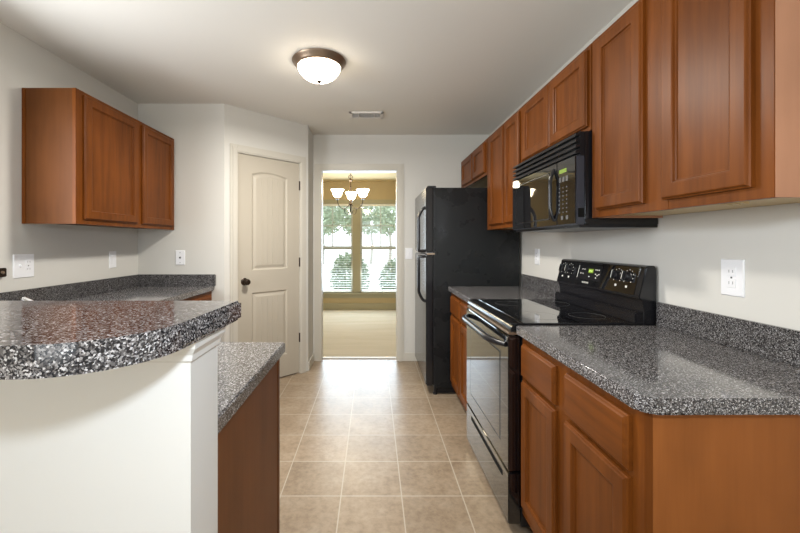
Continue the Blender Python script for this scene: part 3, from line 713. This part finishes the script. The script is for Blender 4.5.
av = thing('air_vent', (-0.06, 3.475, H-0.01), 'small white rectangular air register in the ceiling before the doorway', 'air vent')
x0, x1, y0, y1 = -0.212, 0.094, 3.395, 3.560
B(x0, x1, y0, y0+0.025, H-0.010, H, 0.002).box(x0, x1, y1-0.025, y1, H-0.010, H, 0.002).box(x0, x0+0.025, y0, y1, H-0.010, H, 0.002).box(x1-0.025, x1, y0, y1, H-0.010, H, 0.002).build('frame', 'vent', av)
B(x0+0.02, x1-0.02, y0+0.02, y1-0.02, H-0.003, H-0.001).build('duct_backing', 'plate_dark', av)
mb = MB()
for k in range(6):
    yy = y0+0.032+k*0.019
    t = bmesh.new()
    pr = [(yy, H-0.010), (yy+0.0015, H-0.011), (yy+0.012, H-0.003), (yy+0.0105, H-0.002)]
    a = [t.verts.new((x0+0.024, q[0], q[1])) for q in pr]; b = [t.verts.new((x1-0.024, q[0], q[1])) for q in pr]
    t.faces.new(a); t.faces.new(b[::-1])
    for j in range(4): t.faces.new((a[j], a[(j+1) % 4], b[(j+1) % 4], b[j]))
    mb._add(t)
for xx in (-0.13, 0.012): mb.box(xx-0.003, xx+0.003, y0+0.02, y1-0.02, H-0.011, H-0.002)
mb.build('slats', 'vent', av)

area('ceiling_light_bulbs', (LXc, LYc, H-0.150), (LXc, LYc, 0), 0.24, 35, (1.0, 0.95, 0.87), shape='DISK')

# ---------------------------------------------------------------- chandelier
CXc, CYc = -0.338, 5.76
ch = thing('chandelier', (CXc, CYc, 1.70), 'lit three-arm bronze chandelier with white bell shades in the dining room', 'chandelier')
MB().lathe([(0, 0), (0.062, 0), (0.06, -0.012), (0.035, -0.026), (0.012, -0.032), (0, -0.032)], (CXc, CYc, H), n=28).build('canopy', 'bronze', ch, smooth=True)
mb = MB(); z = 2.40; k = 0
while z > 2.27:
    pts = []
    for i in range(14):
        a = 2*PI*i/14; u = 0.009*math.cos(a); w_ = 0.019*math.sin(a)
        pts.append((CXc+(u if k % 2 == 0 else 0), CYc+(0 if k % 2 == 0 else u), z-0.015+w_))
    mb.tube(pts, 0.0028, 6, closed=True); z -= 0.030; k += 1
mb.build('chain', 'bronze', ch, smooth=True)
MB().tube([(CXc+0.030*math.cos(a*PI/8), CYc, 2.268+0.028*math.sin(a*PI/8)) for a in range(16)], 0.005, 8, closed=True).build('hanging_loop', 'bronze', ch, smooth=True)
MB().lathe([(0, 2.245), (0.010, 2.242), (0.022, 2.225), (0.024, 2.21), (0.010, 2.20), (0.009, 2.12), (0.016, 2.10), (0.009, 2.08), (0.008, 1.90), (0.020, 1.875), (0.024, 1.855), (0.010, 1.835), (0.007, 1.80), (0.014, 1.775), (0.008, 1.75), (0.004, 1.72), (0, 1.715)], (CXc, CYc, 0), n=20).build('stem', 'bronze', ch, smooth=True)
for a in (PI/2, -PI/6, 7*PI/6):
    dx, dy = math.cos(a), math.sin(a)
    P = lambda r, z: (CXc+dx*r, CYc+dy*r, z)
    ctrl = [(0.010, 1.865), (0.03, 1.84), (0.05, 1.815), (0.085, 1.79), (0.125, 1.785), (0.165, 1.80), (0.195, 1.83), (0.213, 1.87), (0.218, 1.92)]
    arm = MB().tube([P(r, z) for r, z in ctrl], 0.0062, 8).build('arm', 'bronze', ch, smooth=True)
    MB().tube([P(r, z) for r, z in [(0.10, 1.79), (0.105, 1.76), (0.095, 1.725), (0.07, 1.705), (0.04, 1.715), (0.03, 1.74), (0.045, 1.76), (0.062, 1.75)]], 0.0045, 8).build('scroll', 'bronze', arm, smooth=True)
    MB().lathe([(0, 1.915), (0.028, 1.915), (0.030, 1.925), (0.020, 1.935), (0.019, 1.965), (0, 1.965)], P(0.218, 0), n=20).build('socket', 'bronze', arm, smooth=True)
    MB().lathe([(0.030, 1.948), (0.050, 1.962), (0.062, 1.985), (0.070, 2.015), (0.084, 2.045), (0.098, 2.062), (0.095, 2.062), (0.080, 2.042), (0.066, 2.014), (0.057, 1.985), (0.045, 1.966), (0.030, 1.952)], P(0.218, 0), n=28).build('shade', 'shadeglass', ch, 'lit white glass bell shade', smooth=True)

point('chandelier_bulbs', (CXc, CYc, 2.12), 18, (1.0, 0.88, 0.66), 0.10)

# ---------------------------------------------------------------- outlets and switches
def plate(name, c, U, Nn, w, h, label, kind):
    """wall plate; c = centre on the wall, U along the wall, Nn out of the wall"""
    c, U, Nn = Vector(c), Vector(U), Vector(Nn); V = Vector((0, 0, 1))
    o = thing(name, c-V*h/2, label, 'outlet' if 'outlet' in name else 'switch' if 'switch' in name else 'wall plate')
    MB().rings(c-U*w/2-V*h/2, U, V, Nn, w, h, [(0, 0), (0, 0.002), (0.003, 0.006)]).build('cover', 'plate', o)
    def bx(u, v_, ww, hh, n0, n1, nm, m):
        p_ = c+U*(u-ww/2)+V*(v_-hh/2)
        return MB().rings(p_, U, V, Nn, ww, hh, [(0, n0), (0, n1-0.001), (0.001, n1)]).build(nm, m, o)
    def duplex(u):
        for v_ in (0.02, -0.02):
            bx(u, v_, 0.034, 0.030, 0.005, 0.008, 'receptacle', 'plate')
            for du in (-0.007, 0.007): bx(u+du, v_+0.002, 0.003, 0.010, 0.0078, 0.0092, 'slot', 'slot')
        bx(u, 0, 0.006, 0.006, 0.005, 0.0075, 'screw', 'button')
    def toggle(u):
        bx(u, 0, 0.012, 0.026, 0.005, 0.007, 'toggle_frame', 'plate')
        bx(u, 0.004, 0.009, 0.012, 0.006, 0.018, 'toggle', 'plate')
        for v_ in (0.042, -0.042): bx(u, v_, 0.006, 0.006, 0.005, 0.0072, 'screw', 'plate')
    if kind == 'duplex': duplex(0)
    elif kind == 'combo': toggle(-0.026); duplex(0.026)
    elif kind == 'toggle': toggle(0)
    elif kind == 'rocker': bx(0, 0, 0.034, 0.068, 0.005, 0.009, 'rocker', 'plate')
    elif kind == 'jack':
        bx(0, 0, 0.014, 0.014, 0.005, 0.010, 'jack', 'plate_dark')
        for v_ in (0.042, -0.042): bx(0, v_, 0.006, 0.006, 0.005, 0.0072, 'screw', 'button')
    return o
plate('outlet_plate', (XR, 1.326, 1.152), (0, -1, 0), NX, 0.085, 0.128, 'white outlet plate above the counter between range and camera', 'duplex')
plate('outlet_plate', (XR, 2.905, 1.168), (0, -1, 0), NX, 0.075, 0.120, 'white outlet plate between range and refrigerator', 'duplex')
plate('switch_plate', (XL, 2.152, 1.143), (0, 1, 0), PX, 0.128, 0.132, 'wide white plate with one toggle and one outlet below the wall cabinet', 'combo')
plate('switch_plate', (XL, 2.888, 1.147), (0, 1, 0), PX, 0.076, 0.126, 'small white rocker plate below the wall cabinet, beside the room corner', 'rocker')
plate('wall_plate', (-1.613, 3.20, 1.150), (1, 0, 0), (0, -1, 0), 0.078, 0.122, 'small white jack plate above the backsplash next to the pantry door', 'jack')
plate('switch_plate', (0.388, YB, 1.157), (1, 0, 0), (0, -1, 0), 0.080, 0.120, 'white light switch plate between doorway and refrigerator', 'toggle')

# dark bracket at the edge of the frame, on the wall by the wide plate
hb = thing('towel_bracket', (XL, 1.985, 1.09), 'small dark bronze block mounted on the wall beside the wide switch plate', 'bracket')
B(XL, XL+0.022, 1.955, 2.035, 1.092, 1.140, 0.004).build('mount', 'bronze', hb)
MB().lathe([(0, 0), (0.009, 0), (0.008, 0.006), (0, 0.007)], (XL+0.022, 2.008, 1.116), 'X', 14).build('screw_cap', 'rim', hb)

# faucet whose top just shows above the bar
fx, fy = -0.785, 0.90
fa = thing('faucet', (fx, fy, 0.9145), 'chrome kitchen faucet on the lower counter, its top peeking over the bar', 'faucet')
MB().lathe([(0, 0), (0.030, 0), (0.028, 0.01), (0.022, 0.02), (0.020, 0.12), (0.022, 0.15), (0.018, 0.172), (0, 0.178)], (fx, fy, 0.9145), n=24).build('body', 'chrome', fa, smooth=True)
MB().tube([(fx, fy, 1.02), (fx, fy+0.05, 1.07), (fx, fy+0.12, 1.10), (fx, fy+0.19, 1.095), (fx, fy+0.21, 1.07)], [0.014, 0.013, 0.012, 0.012, 0.013], 12).build('spout', 'chrome', fa, smooth=True)
MB().tube([(fx, fy, 1.085), (fx-0.020, fy+0.01, 1.126), (fx-0.055, fy+0.02, 1.137)], [0.010, 0.007, 0.006], 10).build('lever', 'chrome', fa, smooth=True)

for o in bpy.data.objects:
    if '_org' in o: del o['_org']
